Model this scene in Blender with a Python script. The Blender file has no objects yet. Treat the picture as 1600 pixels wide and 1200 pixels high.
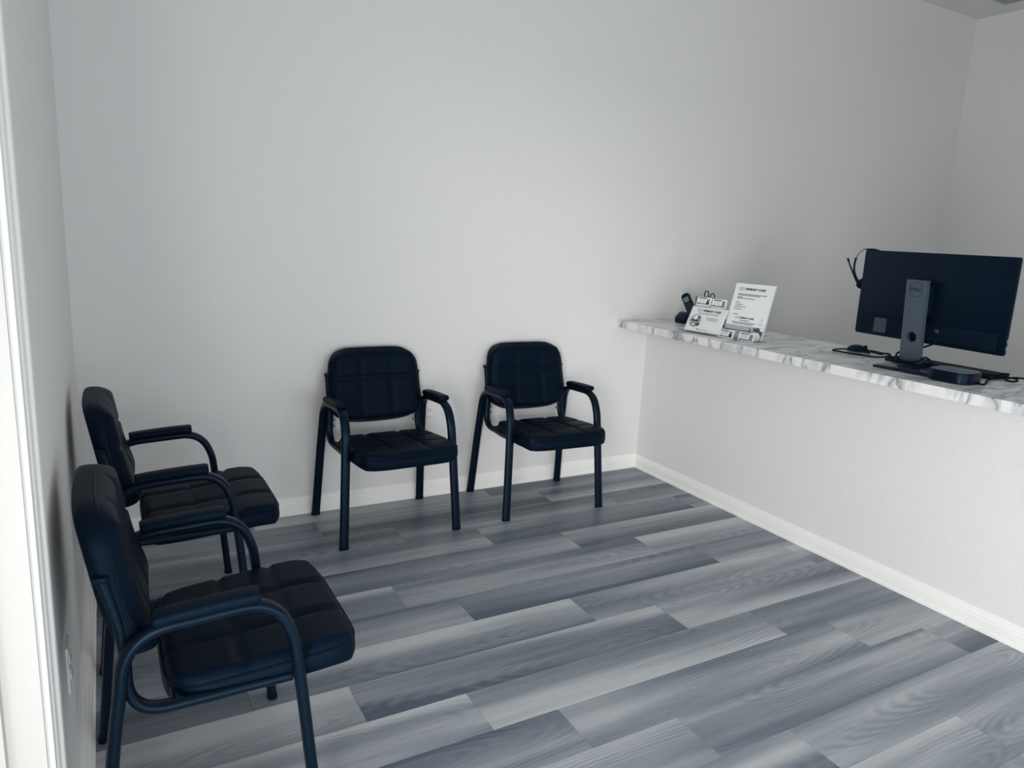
import bpy, bmesh, math, random
from mathutils import Vector, Matrix

random.seed(7)
C = bpy.context.scene.collection
SC = bpy.context.scene
PI = math.pi

# ------------------------------------------------------------------ camera
cam_data = bpy.data.cameras.new('camera')
cam = bpy.data.objects.new('camera', cam_data)
C.objects.link(cam)
cam_data.sensor_width = 36.0
cam_data.lens = 1130.0 / 1600.0 * 36.0
cam_data.clip_start = 0.02
_r = Vector((0.87278339, -0.48545857, 0.05078504))
_d = Vector((-0.05572343, -0.20246257, -0.97770333))
_f = Vector((0.48491654, 0.85049332, -0.20375739))
cam.matrix_world = Matrix(((_r.x, -_d.x, -_f.x, 0.0), (_r.y, -_d.y, -_f.y, 0.0),
                           (_r.z, -_d.z, -_f.z, 1.38), (0, 0, 0, 1)))
SC.camera = cam

# ------------------------------------------------------------------ light
world = bpy.data.worlds.new('daylight')
SC.world = world
world.use_nodes = True
wb = world.node_tree.nodes['Background']
wb.inputs[0].default_value = (0.80, 0.90, 1.0, 1)
wb.inputs[1].default_value = 1.0


def area(name, loc, rot, sx, sy, power, col):
    l = bpy.data.lights.new(name, 'AREA')
    l.shape = 'RECTANGLE'
    l.size, l.size_y = sx, sy
    l.energy, l.color = power, col
    o = bpy.data.objects.new(name, l)
    o.location, o.rotation_euler = loc, rot
    C.objects.link(o)
    return o


# daylight through the opening in the left wall and the shopfront behind the camera
area('daylight_left', (-0.34, -0.22, 0.66), (0, -PI / 2, 0), 1.2, 1.15, 68, (1.0, 0.97, 0.91))
# added outdoor lamp aimed through the left opening to lift the counter corner
_s, _t = Vector((-6.5, -7.0, 3.3)), Vector((1.6, 2.4, 0.8))
area('outside_fill', _s, (_t - _s).to_track_quat('-Z', 'Y').to_euler(), 4.0, 2.0, 335, (1.0, 0.975, 0.92))
area('daylight_front', (1.55, -1.72, 0.76), (PI / 2, 0, 0), 2.6, 1.3, 40, (0.97, 0.985, 1.0))

SC.view_settings.view_transform = 'Standard'
SC.view_settings.look = 'None'
SC.view_settings.gamma = 1.0
SC.view_settings.exposure = -0.08
SC.view_settings.use_curve_mapping = False
SC.cycles.use_denoising = True
SC.cycles.max_bounces = 12
SC.cycles.diffuse_bounces = 8
SC.cycles.transparent_max_bounces = 16


# ------------------------------------------------------------------ materials
def mat(name, col, rough=0.5, spec=0.5, metal=0.0):
    m = bpy.data.materials.new(name)
    m.use_nodes = True
    b = m.node_tree.nodes['Principled BSDF']
    b.inputs['Base Color'].default_value = (*col, 1)
    b.inputs['Roughness'].default_value = rough
    b.inputs['Specular IOR Level'].default_value = spec
    b.inputs['Metallic'].default_value = metal
    return m


def tint(m, col):
    m.node_tree.nodes['Principled BSDF'].inputs['Specular Tint'].default_value = (*col, 1)
    return m


def nd(m, t, **kw):
    n = m.node_tree.nodes.new(t)
    for k, v in kw.items():
        setattr(n, k, v)
    return n


def lk(m, a, b):
    m.node_tree.links.new(a, b)


def bsdf(m):
    return m.node_tree.nodes['Principled BSDF']


def add_bump(m, scale, strength, dist=0.002, detail=3, stretch=(1, 1, 1)):
    tc = nd(m, 'ShaderNodeTexCoord')
    mp = nd(m, 'ShaderNodeMapping')
    mp.inputs['Scale'].default_value = stretch
    n = nd(m, 'ShaderNodeTexNoise')
    n.inputs['Scale'].default_value = scale
    n.inputs['Detail'].default_value = detail
    bp = nd(m, 'ShaderNodeBump')
    bp.inputs['Strength'].default_value = strength
    bp.inputs['Distance'].default_value = dist
    lk(m, tc.outputs['Object'], mp.inputs[0])
    lk(m, mp.outputs[0], n.inputs['Vector'])
    lk(m, n.outputs[0], bp.inputs['Height'])
    lk(m, bp.outputs[0], bsdf(m).inputs['Normal'])


def wall_mat(name, col):
    m = mat(name, col, 0.75, 0.25)
    add_bump(m, 55, 0.32, 0.004, 3)
    return m


M_WALL = wall_mat('painted_wall', (0.76, 0.757, 0.75))
M_CEIL = wall_mat('painted_ceiling', (0.74, 0.745, 0.75))
M_TRIM = mat('white_trim_paint', (0.90, 0.895, 0.87), 0.35, 0.4)
add_bump(M_TRIM, 9, 0.12, 0.003, 4, (1, 1, 6))
M_JAMB = mat('white_vinyl', (0.54, 0.535, 0.51), 0.4, 0.4)
M_LEATHER = tint(mat('black_leather', (0.0014, 0.0052, 0.0132), 0.5, 0.10), (0.5, 0.74, 1.0))
add_bump(M_LEATHER, 260, 0.10, 0.001, 2)
M_STEEL = tint(mat('black_painted_steel', (0.0015, 0.0052, 0.0130), 0.36, 0.24), (0.45, 0.72, 1.0))
M_ARM = tint(mat('black_arm_pad', (0.0015, 0.0052, 0.0130), 0.55, 0.14), (0.45, 0.72, 1.0))
M_BLACKPL = tint(mat('black_plastic', (0.0015, 0.0052, 0.0130), 0.32, 0.2), (0.45, 0.72, 1.0))
M_BLACKMATT = tint(mat('black_matt_plastic', (0.0015, 0.0052, 0.0130), 0.6, 0.15), (0.45, 0.72, 1.0))
M_GLOSSBLACK = tint(mat('gloss_black', (0.0034, 0.009, 0.021), 0.12, 0.5), (0.45, 0.72, 1.0))
M_SILVER = mat('silver_plastic', (0.058, 0.078, 0.102), 0.42, 0.3)
M_GREYTOP = mat('grey_plastic', (0.13, 0.16, 0.19), 0.4, 0.5)
M_CHROME = mat('chrome', (0.55, 0.58, 0.6), 0.2, 0.5, 1.0)
M_PAPER = mat('white_paper', (0.90, 0.90, 0.88), 0.6, 0.3)
M_INK = mat('dark_ink', (0.012, 0.022, 0.05), 0.7, 0.2)
M_INKSOFT = mat('grey_ink', (0.16, 0.18, 0.22), 0.7, 0.2)
M_PHOTOLIGHT = mat('print_light_grey', (0.46, 0.48, 0.5), 0.6, 0.2)
M_PHOTOMID = mat('print_mid_grey', (0.22, 0.25, 0.30), 0.6, 0.2)
M_PHOTODARK = mat('print_dark_grey', (0.05, 0.07, 0.12), 0.6, 0.2)
M_OUTLET = mat('outlet_plastic', (0.78, 0.78, 0.76), 0.35, 0.4)
M_SLOT = mat('socket_slot', (0.03, 0.04, 0.06), 0.7, 0.2)
M_VENT = mat('grey_grille', (0.40, 0.42, 0.44), 0.6, 0.3)
M_CUP = mat('grey_cup', (0.22, 0.25, 0.29), 0.35, 0.4)
M_STICKER = mat('grey_sticker', (0.03, 0.042, 0.058), 0.5, 0.4)
M_SUBFLOOR = mat('subfloor', (0.05, 0.06, 0.075), 0.8, 0.2)


def acrylic():
    m = bpy.data.materials.new('clear_acrylic')
    m.use_nodes = True
    nt = m.node_tree
    nt.nodes.clear()
    out = nt.nodes.new('ShaderNodeOutputMaterial')
    mix = nt.nodes.new('ShaderNodeMixShader')
    tr = nt.nodes.new('ShaderNodeBsdfTransparent')
    tr.inputs[0].default_value = (0.985, 0.99, 0.99, 1)
    gl = nt.nodes.new('ShaderNodeBsdfPrincipled')
    gl.inputs['Base Color'].default_value = (0.75, 0.78, 0.8, 1)
    gl.inputs['Roughness'].default_value = 0.08
    fr = nt.nodes.new('ShaderNodeFresnel')
    fr.inputs[0].default_value = 1.25
    ad = nt.nodes.new('ShaderNodeMath')
    ad.operation = 'ADD'
    ad.inputs[1].default_value = 0.005
    nt.links.new(fr.outputs[0], ad.inputs[0])
    nt.links.new(ad.outputs[0], mix.inputs[0])
    nt.links.new(tr.outputs[0], mix.inputs[1])
    nt.links.new(gl.outputs[0], mix.inputs[2])
    nt.links.new(mix.outputs[0], out.inputs[0])
    return m


M_ACRYLIC = acrylic()
M_ACRYLEDGE = mat('frosted_acrylic_edge', (0.72, 0.74, 0.74), 0.25, 0.5)


def plank_mat():
    m = mat('grey_oak_plank', (0.2, 0.22, 0.25), 0.42, 0.42)
    tc = nd(m, 'ShaderNodeTexCoord')
    oi = nd(m, 'ShaderNodeObjectInfo')
    wn = nd(m, 'ShaderNodeTexWhiteNoise', noise_dimensions='1D')
    lk(m, oi.outputs['Random'], wn.inputs['W'])
    sc = nd(m, 'ShaderNodeVectorMath', operation='SCALE')
    sc.inputs['Scale'].default_value = 60.0
    lk(m, wn.outputs['Color'], sc.inputs[0])
    ad = nd(m, 'ShaderNodeVectorMath', operation='ADD')
    lk(m, tc.outputs['Object'], ad.inputs[0])
    lk(m, sc.outputs[0], ad.inputs[1])

    def noise(stretch, scale, detail, rough=0.5, dist=0.0):
        mp = nd(m, 'ShaderNodeMapping')
        mp.inputs['Scale'].default_value = stretch
        n = nd(m, 'ShaderNodeTexNoise')
        n.inputs['Scale'].default_value = scale
        n.inputs['Detail'].default_value = detail
        n.inputs['Roughness'].default_value = rough
        n.inputs['Distortion'].default_value = dist
        lk(m, ad.outputs[0], mp.inputs[0])
        lk(m, mp.outputs[0], n.inputs['Vector'])
        return n.outputs[0]

    def math_(op, a, b):
        n = nd(m, 'ShaderNodeMath', operation=op)
        for i, v in enumerate((a, b)):
            if isinstance(v, (int, float)):
                n.inputs[i].default_value = v
            else:
                lk(m, v, n.inputs[i])
        return n.outputs[0]

    band = noise((0.5, 6.5, 1.0), 1.0, 2.5, 0.5, 0.2)
    streak = noise((1.7, 30.0, 1.0), 1.0, 5.0, 0.6, 0.2)
    fine = noise((9.0, 420.0, 1.0), 1.0, 3.0, 0.6)
    # cathedral figure: long stretched rings about one spot of each plank, broken by noise
    wn2 = nd(m, 'ShaderNodeTexWhiteNoise', noise_dimensions='1D')
    lk(m, math_('ADD', oi.outputs['Random'], 3.7), wn2.inputs['W'])
    of = nd(m, 'ShaderNodeVectorMath', operation='MULTIPLY_ADD')
    of.inputs[1].default_value = (0.9, 0.16, 0.0)
    of.inputs[2].default_value = (-0.45, -0.08, 0.0)
    lk(m, wn2.outputs['Color'], of.inputs[0])
    ad2 = nd(m, 'ShaderNodeVectorMath', operation='ADD')
    lk(m, tc.outputs['Object'], ad2.inputs[0])
    lk(m, of.outputs[0], ad2.inputs[1])
    mp = nd(m, 'ShaderNodeMapping')
    mp.inputs['Scale'].default_value = (1.5, 10.0, 1.0)
    lk(m, ad2.outputs[0], mp.inputs[0])
    w = nd(m, 'ShaderNodeTexWave', wave_type='RINGS', rings_direction='Z')
    w.inputs['Scale'].default_value = 2.6
    w.inputs['Distortion'].default_value = 2.6
    w.inputs['Detail'].default_value = 3.0
    w.inputs['Detail Scale'].default_value = 1.6
    lk(m, mp.outputs[0], w.inputs['Vector'])
    mask = noise((2.0, 8.0, 1.0), 1.0, 2.0)
    mr = nd(m, 'ShaderNodeMapRange')
    mr.inputs['From Min'].default_value = 0.50
    mr.inputs['From Max'].default_value = 0.66
    lk(m, mask, mr.inputs['Value'])
    fig = math_('MULTIPLY', math_('SUBTRACT', w.outputs[1], 0.55), mr.outputs[0])
    # printed shading from one long edge to the other, different on each plank
    sep = nd(m, 'ShaderNodeSeparateXYZ')
    lk(m, tc.outputs['Object'], sep.inputs[0])
    sepc = nd(m, 'ShaderNodeSeparateXYZ')
    lk(m, wn.outputs['Color'], sepc.inputs[0])
    grad = math_('MULTIPLY', math_('MULTIPLY', sep.outputs[1], 5.4), math_('SUBTRACT', sepc.outputs[1], 0.35))
    tone = nd(m, 'ShaderNodeMapRange')
    tone.inputs['To Min'].default_value = -0.10
    tone.inputs['To Max'].default_value = 0.10
    lk(m, oi.outputs['Random'], tone.inputs['Value'])
    s = math_('ADD', math_('MULTIPLY', math_('SUBTRACT', band, 0.5), 1.35), 0.5)
    s = math_('ADD', s, math_('MULTIPLY', math_('SUBTRACT', streak, 0.5), 0.30))
    s = math_('ADD', s, math_('MULTIPLY', math_('SUBTRACT', fine, 0.5), 0.22))
    s = math_('ADD', s, math_('MULTIPLY', fig, 0.115))
    s = math_('ADD', s, tone.outputs[0])
    s = math_('ADD', s, grad)
    cr = nd(m, 'ShaderNodeValToRGB')
    e = cr.color_ramp.elements
    e[0].position, e[0].color = 0.20, (0.072, 0.095, 0.130, 1)
    e[1].position, e[1].color = 0.78, (0.47, 0.49, 0.50, 1)
    k = cr.color_ramp.elements.new(0.5)
    k.color = (0.235, 0.262, 0.298, 1)
    lk(m, s, cr.inputs[0])
    lk(m, cr.outputs[0], bsdf(m).inputs['Base Color'])
    bp = nd(m, 'ShaderNodeBump')
    bp.inputs['Strength'].default_value = 0.10
    bp.inputs['Distance'].default_value = 0.001
    lk(m, fine, bp.inputs['Height'])
    lk(m, bp.outputs[0], bsdf(m).inputs['Normal'])
    return m


M_PLANK = plank_mat()


def marble_mat():
    m = mat('white_marble_laminate', (0.8, 0.8, 0.8), 0.28, 0.45)
    tc = nd(m, 'ShaderNodeTexCoord')
    n1 = nd(m, 'ShaderNodeTexNoise')
    n1.inputs['Scale'].default_value = 3.2
    n1.inputs['Detail'].default_value = 5
    mp = nd(m, 'ShaderNodeMapping')
    mp.inputs['Rotation'].default_value = (0.5, 0.35, 0.75)
    mp.inputs['Scale'].default_value = (1.0, 2.3, 1.0)
    lk(m, tc.outputs['Object'], mp.inputs[0])
    lk(m, mp.outputs[0], n1.inputs['Vector'])
    mixv = nd(m, 'ShaderNodeMix', data_type='VECTOR')
    mixv.inputs['Factor'].default_value = 0.16
    lk(m, mp.outputs[0], mixv.inputs[4])
    lk(m, n1.outputs[1], mixv.inputs[5])
    n2 = nd(m, 'ShaderNodeTexNoise')
    n2.inputs['Scale'].default_value = 3.6
    n2.inputs['Detail'].default_value = 4
    n2.inputs['Roughness'].default_value = 0.5
    lk(m, mixv.outputs[1], n2.inputs['Vector'])
    # veins where the noise crosses its middle value
    sb = nd(m, 'ShaderNodeMath', operation='SUBTRACT')
    sb.inputs[1].default_value = 0.5
    ab = nd(m, 'ShaderNodeMath', operation='ABSOLUTE')
    lk(m, n2.outputs[0], sb.inputs[0])
    lk(m, sb.outputs[0], ab.inputs[0])
    cr = nd(m, 'ShaderNodeValToRGB')
    e = cr.color_ramp.elements
    e[0].position, e[0].color = 0.0, (0.30, 0.315, 0.34, 1)
    e[1].position, e[1].color = 0.05, (0.80, 0.80, 0.785, 1)
    k = e.new(0.016)
    k.color = (0.58, 0.60, 0.62, 1)
    lk(m, ab.outputs[0], cr.inputs[0])
    n3 = nd(m, 'ShaderNodeTexNoise')
    n3.inputs['Scale'].default_value = 4.0
    n3.inputs['Detail'].default_value = 3
    lk(m, mp.outputs[0], n3.inputs['Vector'])
    cr2 = nd(m, 'ShaderNodeValToRGB')
    f = cr2.color_ramp.elements
    f[0].position, f[0].color = 0.32, (0.70, 0.715, 0.735, 1)
    f[1].position, f[1].color = 0.52, (1, 1, 1, 1)
    lk(m, n3.outputs[0], cr2.inputs[0])
    mu = nd(m, 'ShaderNodeMix', data_type='RGBA', blend_type='MULTIPLY')
    mu.inputs['Factor'].default_value = 1.0
    lk(m, cr.outputs[0], mu.inputs[6])
    lk(m, cr2.outputs[0], mu.inputs[7])
    lk(m, mu.outputs[2], bsdf(m).inputs['Base Color'])
    return m


M_MARBLE = marble_mat()


# ------------------------------------------------------------------ helpers
def link_mesh(name, verts, faces, material, parent=None, smooth=False, matrix=None):
    me = bpy.data.meshes.new(name)
    me.from_pydata([tuple(v) for v in verts], [], faces)
    bm = bmesh.new()
    bm.from_mesh(me)
    bmesh.ops.recalc_face_normals(bm, faces=bm.faces)
    bm.to_mesh(me)
    bm.free()
    me.materials.append(material)
    if smooth:
        for p in me.polygons:
            p.use_smooth = True
    o = bpy.data.objects.new(name, me)
    C.objects.link(o)
    if parent:
        o.parent = parent
    if matrix is not None:
        o.matrix_local = matrix
    return o


def from_bm(name, bm, material, parent=None, smooth=False, matrix=None, angle=None):
    bmesh.ops.recalc_face_normals(bm, faces=bm.faces)
    me = bpy.data.meshes.new(name)
    bm.to_mesh(me)
    bm.free()
    me.materials.append(material)
    if smooth:
        for p in me.polygons:
            p.use_smooth = True
    if angle is not None:
        me.set_sharp_from_angle(angle=angle)
    o = bpy.data.objects.new(name, me)
    C.objects.link(o)
    if parent:
        o.parent = parent
    if matrix is not None:
        o.matrix_local = matrix
    return o


def box_bm(lo, hi, bev=0.0, seg=2, bm=None):
    own = bm is None
    b = bmesh.new()
    xs, ys, zs = zip(lo, hi)
    vs = [b.verts.new((x, y, z)) for x in xs for y in ys for z in zs]
    for f in ((0, 1, 3, 2), (4, 6, 7, 5), (0, 4, 5, 1), (2, 3, 7, 6), (0, 2, 6, 4), (1, 5, 7, 3)):
        b.faces.new([vs[i] for i in f])
    if bev > 0:
        bmesh.ops.bevel(b, geom=b.edges[:], offset=bev, segments=seg, profile=0.5, affect='EDGES')
    if own:
        return b
    me = bpy.data.meshes.new('tmp')
    b.to_mesh(me)
    b.free()
    bm.from_mesh(me)
    bpy.data.meshes.remove(me)
    return bm


def box(name, lo, hi, material, parent=None, bev=0.0, seg=2, matrix=None, smooth=False):
    return from_bm(name, box_bm(lo, hi, bev, seg), material, parent, smooth or bev > 0, matrix,
                   0.6 if (smooth or bev > 0) else None)


def empty(name, loc=(0, 0, 0), rz=0.0):
    o = bpy.data.objects.new(name, None)
    o.location = loc
    o.rotation_euler = (0, 0, rz)
    o.empty_display_size = 0.1
    C.objects.link(o)
    return o


def tag(o, label=None, cat=None, group=None, kind=None):
    if label:
        o['label'] = label
    if cat:
        o['category'] = cat
    if group:
        o['group'] = group
    if kind:
        o['kind'] = kind
    return o


def smooth_path(pts, n=8):
    """Catmull-Rom through pts."""
    P = [Vector(p) for p in pts]
    P = [P[0] * 2 - P[1]] + P + [P[-1] * 2 - P[-2]]
    out = []
    for i in range(1, len(P) - 2):
        for k in range(n):
            t = k / n
            a, b, c, d = P[i - 1], P[i], P[i + 1], P[i + 2]
            out.append(0.5 * ((2 * b) + (c - a) * t + (2 * a - 5 * b + 4 * c - d) * t * t
                              + (3 * b - a - 3 * c + d) * t ** 3))
    out.append(P[-2])
    return out


def round_path(pts, rad, n=6):
    """Polyline with rounded corners; rad one number or a list per inner corner."""
    P = [Vector(p) for p in pts]
    out = [P[0]]
    for i in range(1, len(P) - 1):
        r = rad[i - 1] if isinstance(rad, (list, tuple)) else rad
        a, b, c = P[i - 1], P[i], P[i + 1]
        d1, d2 = (a - b).normalized(), (c - b).normalized()
        p, q = b + d1 * r, b + d2 * r
        for k in range(n + 1):
            t = k / n
            out.append(p * (1 - t) ** 2 + b * 2 * t * (1 - t) + q * t * t)
    out.append(P[-1])
    return out


def sweep_bm(path, lateral, a, b, expo=2.6, seg=14, cap=True, closed=False):
    """Sweep a super-ellipse (half sizes a along lateral, b across) along path."""
    bm = bmesh.new()
    n = len(path)
    rings = []
    lat0 = Vector(lateral).normalized() if lateral is not None else None
    prev = None
    for i, p in enumerate(path):
        if closed:
            t = (path[(i + 1) % n] - path[i - 1])
        else:
            t = path[min(i + 1, n - 1)] - path[max(i - 1, 0)]
        t.normalize()
        if lat0 is not None:
            L = (lat0 - t * lat0.dot(t)).normalized()
        else:
            if prev is None:
                ref = Vector((0, 0, 1)) if abs(t.z) < 0.9 else Vector((1, 0, 0))
                L = ref.cross(t).normalized()
            else:
                L = (prev - t * prev.dot(t)).normalized()
            prev = L
        N = t.cross(L)
        ring = []
        for k in range(seg):
            ph = 2 * PI * k / seg
            cx, sy = math.cos(ph), math.sin(ph)
            x = math.copysign(abs(cx) ** (2 / expo), cx) * a
            y = math.copysign(abs(sy) ** (2 / expo), sy) * b
            ring.append(bm.verts.new(p + L * x + N * y))
        rings.append(ring)
    m = n if closed else n - 1
    for i in range(m):
        r0, r1 = rings[i], rings[(i + 1) % n]
        for k in range(seg):
            bm.faces.new((r0[k], r0[(k + 1) % seg], r1[(k + 1) % seg], r1[k]))
    if cap and not closed:
        bm.faces.new(rings[0][::-1])
        bm.faces.new(rings[-1])
    return bm


def sweep(name, path, lateral, a, b, material, parent=None, expo=2.6, seg=14, closed=False, matrix=None):
    return from_bm(name, sweep_bm(path, lateral, a, b, expo, seg, True, closed), material, parent, True, matrix, 0.9)


def tube(name, pts, r, material, parent=None, n=8, seg=10, closed=False):
    path = smooth_path(pts, n)
    return sweep(name, path, None, r, r, material, parent, 2.0, seg, closed)


def cylinder_bm(r, h, seg=24, axis='Z', bev=0.0):
    bm = bmesh.new()
    bmesh.ops.create_cone(bm, cap_ends=True, segments=seg, radius1=r, radius2=r, depth=h)
    if bev:
        ed = [e for e in bm.edges if abs(e.verts[0].co.z - e.verts[1].co.z) < 1e-6]
        bmesh.ops.bevel(bm, geom=ed, offset=bev, segments=2, profile=0.5, affect='EDGES')
    if axis == 'X':
        bmesh.ops.rotate(bm, verts=bm.verts, matrix=Matrix.Rotation(PI / 2, 3, 'Y'))
    elif axis == 'Y':
        bmesh.ops.rotate(bm, verts=bm.verts, matrix=Matrix.Rotation(PI / 2, 3, 'X'))
    return bm


def rounded_outline(w, d, r, n=6):
    pts = []
    for cx, cy, a0 in ((w / 2 - r, d / 2 - r, 0), (-w / 2 + r, d / 2 - r, PI / 2),
                       (-w / 2 + r, -d / 2 + r, PI), (w / 2 - r, -d / 2 + r, 1.5 * PI)):
        for k in range(n + 1):
            a = a0 + PI / 2 * k / n
            pts.append((cx + r * math.cos(a), cy + r * math.sin(a)))
    return pts


def prism_bm(outline, z0, z1, bev=0.0):
    bm = bmesh.new()
    lo = [bm.verts.new((x, y, z0)) for x, y in outline]
    hi = [bm.verts.new((x, y, z1)) for x, y in outline]
    n = len(outline)
    bm.faces.new(lo[::-1])
    top = bm.faces.new(hi)
    for i in range(n):
        bm.faces.new((lo[i], lo[(i + 1) % n], hi[(i + 1) % n], hi[i]))
    if bev:
        bmesh.ops.bevel(bm, geom=list(top.edges), offset=bev, segments=2, profile=0.5, affect='EDGES')
    return bm


def join_bm(dst, src, matrix=None):
    if matrix is not None:
        bmesh.ops.transform(src, matrix=matrix, verts=src.verts)
    me = bpy.data.meshes.new('tmp')
    src.to_mesh(me)
    src.free()
    dst.from_mesh(me)
    bpy.data.meshes.remove(me)
    return dst


def text_bm(body, size, shear=0.0, bold=0.0, align='LEFT', spacing=1.0, extrude=0.0002):
    cu = bpy.data.curves.new('lettering', 'FONT')
    cu.body, cu.size, cu.shear, cu.offset = body, size, shear, bold
    cu.align_x, cu.align_y = align, 'CENTER'
    cu.space_character = spacing
    cu.extrude = extrude
    o = bpy.data.objects.new('lettering', cu)
    C.objects.link(o)
    dg = bpy.context.evaluated_depsgraph_get()
    dg.update()
    me = bpy.data.meshes.new_from_object(o.evaluated_get(dg))
    bpy.data.objects.remove(o)
    bpy.data.curves.remove(cu)
    bm = bmesh.new()
    bm.from_mesh(me)
    bpy.data.meshes.remove(me)
    return bm


# ------------------------------------------------------------------ room shell
XL, XR, YB, YF, ZC = -0.1205, 5.63, 3.353, -1.5, 3.065
XC = 2.822            # face of the low wall under the counter
T = 0.12


def structure(o):
    o['kind'] = 'structure'
    return o


floor = structure(box('floor', (XL - T, YF - T, -0.12), (XR + T, YB + T, -0.005), M_SUBFLOOR))
structure(box('ceiling', (XL - T, YF - T, ZC), (XR + T, YB + T, ZC + 0.1), M_CEIL))
structure(box('wall_back', (XL - T, YB, -0.005), (XR + T, YB + T, ZC), M_WALL))
structure(box('wall_right', (XR, YF, -0.005), (XR + T, YB, ZC), M_WALL))

# left wall with the opening nearest the camera (far jamb at y = 1.215)
OY0, OY1, OZ1 = -0.85, 1.215, 2.25
bm = box_bm((XL - T, OY1, -0.005), (XL, YB, ZC))
box_bm((XL - T, YF, -0.005), (XL, OY0, ZC), bm=bm)
box_bm((XL - T, OY0, OZ1), (XL, OY1, ZC), bm=bm)
structure(from_bm('wall_left', bm, M_WALL))
# front wall with the shopfront opening behind the camera
FX0, FX1, FZ0, FZ1 = 0.2, 2.9, 0.08, 2.3
bm = box_bm((XL - T, YF - T, -0.005), (FX0, YF, ZC))
box_bm((FX1, YF - T, -0.005), (XR + T, YF, ZC), bm=bm)
box_bm((FX0, YF - T, FZ1), (FX1, YF, ZC), bm=bm)
box_bm((FX0, YF - T, -0.005), (FX1, YF, FZ0), bm=bm)
structure(from_bm('wall_front', bm, M_WALL))
structure(box('wall_counter', (XC, -0.6, -0.005), (XC + 0.115, YB, 0.88), M_WALL))

# planks: rows of grey oak, joints where the photo shows them
ROW0, ROWW = 1.0212, 0.18335
PL = 1.210
ANCH = {12: 1.748, 11: 0.802, 10: 1.122, 9: 1.476, 8: 1.828, 7: 0.918, 6: 1.108, 5: 1.516,
        4: 0.585, 3: 0.896, 2: 1.110, 1: 1.414, 0: 1.68}


def make_plank(x0, x1, y0, y1):
    g, c, zt = 0.00025, 0.0006, 0.0
    x0, x1, y0, y1 = x0 + g, x1 - g, y0 + g, y1 - g
    cx, cy = (x0 + x1) / 2, (y0 + y1) / 2
    hx, hy = (x1 - x0) / 2, (y1 - y0) / 2
    v = [(sx * hx, sy * hy, -0.005) for sx, sy in ((-1, -1), (1, -1), (1, 1), (-1, 1))]
    v += [(sx * hx, sy * hy, -c) for sx, sy in ((-1, -1), (1, -1), (1, 1), (-1, 1))]
    v += [(sx * (hx - c), sy * (hy - c), zt) for sx, sy in ((-1, -1), (1, -1), (1, 1), (-1, 1))]
    f = [(0, 3, 2, 1), (8, 9, 10, 11)]
    for k in range(4):
        j = (k + 1) % 4
        f += [(k, j, 4 + j, 4 + k), (4 + k, 4 + j, 8 + j, 8 + k)]
    o = link_mesh('plank', v, f, M_PLANK, floor)
    o.location = (cx, cy, 0)


for k in range(-14, 13):
    y0 = ROW0 + ROWW * k
    y1 = min(y0 + ROWW, YB)
    if y0 < YF:
        y0 = YF
    if y1 - y0 < 0.02:
        continue
    a = ANCH.get(k, random.uniform(0, PL))
    xs = [a + PL * j for j in range(-3, 5)]
    xs = [x for x in xs if XL + 0.02 < x < XC - 0.02]
    xs = [XL] + xs + [XC]
    for x0, x1 in zip(xs, xs[1:]):
        make_plank(x0, x1, y0, y1)


# baseboards: shoe, body, ogee top
def baseboard(name, p0, p1, inward, thick, h, m0=0, m1=0):
    p0, p1 = Vector((*p0, 0)), Vector((*p1, 0))
    d = (p1 - p0).normalized()
    inn = Vector((*inward, 0))
    prof = [(0, 0), (thick, 0), (thick, 0.014), (thick * 0.82, 0.017), (thick * 0.80, h * 0.60), (thick * 0.66, h * 0.66),
            (thick * 0.62, h * 0.78), (thick * 0.42, h * 0.84), (thick * 0.36, h * 0.95), (thick * 0.22, h), (0, h)]
    vs, fs = [], []
    n = len(prof)
    for e, (p, mt) in enumerate(((p0, m0), (p1, m1))):
        for o_, z in prof:
            vs.append(p + inn * o_ + Vector((0, 0, z)) + d * (o_ * mt))
    for i in range(n):
        j = (i + 1) % n
        fs.append((i, j, n + j, n + i))
    fs += [tuple(range(n)), tuple(range(2 * n - 1, n - 1, -1))]
    return structure(link_mesh(name, vs, fs, M_TRIM))


baseboard('baseboard_back', (XL, YB), (XC, YB), (0, -1), 0.0125, 0.086, 1, -1)
baseboard('baseboard_counter', (XC, -0.6), (XC, YB), (-1, 0), 0.0135, 0.083, 0, -1)
baseboard('baseboard_left', (XL, 1.312), (XL, YB), (1, 0), 0.034, 0.088, 0, -1)
baseboard('baseboard_right', (XR, YF), (XR, YB), (-1, 0), 0.0125, 0.086, 0, -1)

# casing around the left opening, jamb lining and stop
prof = [(0, 0), (0, 0.017), (0.006, 0.0185), (0.020, 0.0175), (0.026, 0.0135), (0.052, 0.0120), (0.058, 0.0085),
        (0.070, 0.0085), (0.078, 0.0115), (0.092, 0.0100), (0.095, 0.0)]
vs, fs = [], []
n = len(prof)
yo = 1.312
for z in (0.0, OZ1 + 0.09):
    for o_, t_ in prof:
        vs.append((XL + t_, yo - o_, z))
for i in range(n):
    j = (i + 1) % n
    fs.append((i, j, n + j, n + i))
fs += [tuple(range(n)), tuple(range(2 * n - 1, n - 1, -1))]
structure(link_mesh('trim_1', vs, fs, M_TRIM))
bm = box_bm((XL - T - 0.05, OY1 - 0.012, 0), (XL + 0.001, OY1, OZ1))
box_bm((XL - T - 0.05, OY1 - 0.026, 0), (XL - 0.05, OY1 - 0.012, OZ1), bm=bm)
structure(from_bm('trim_2', bm, M_JAMB))


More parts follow.
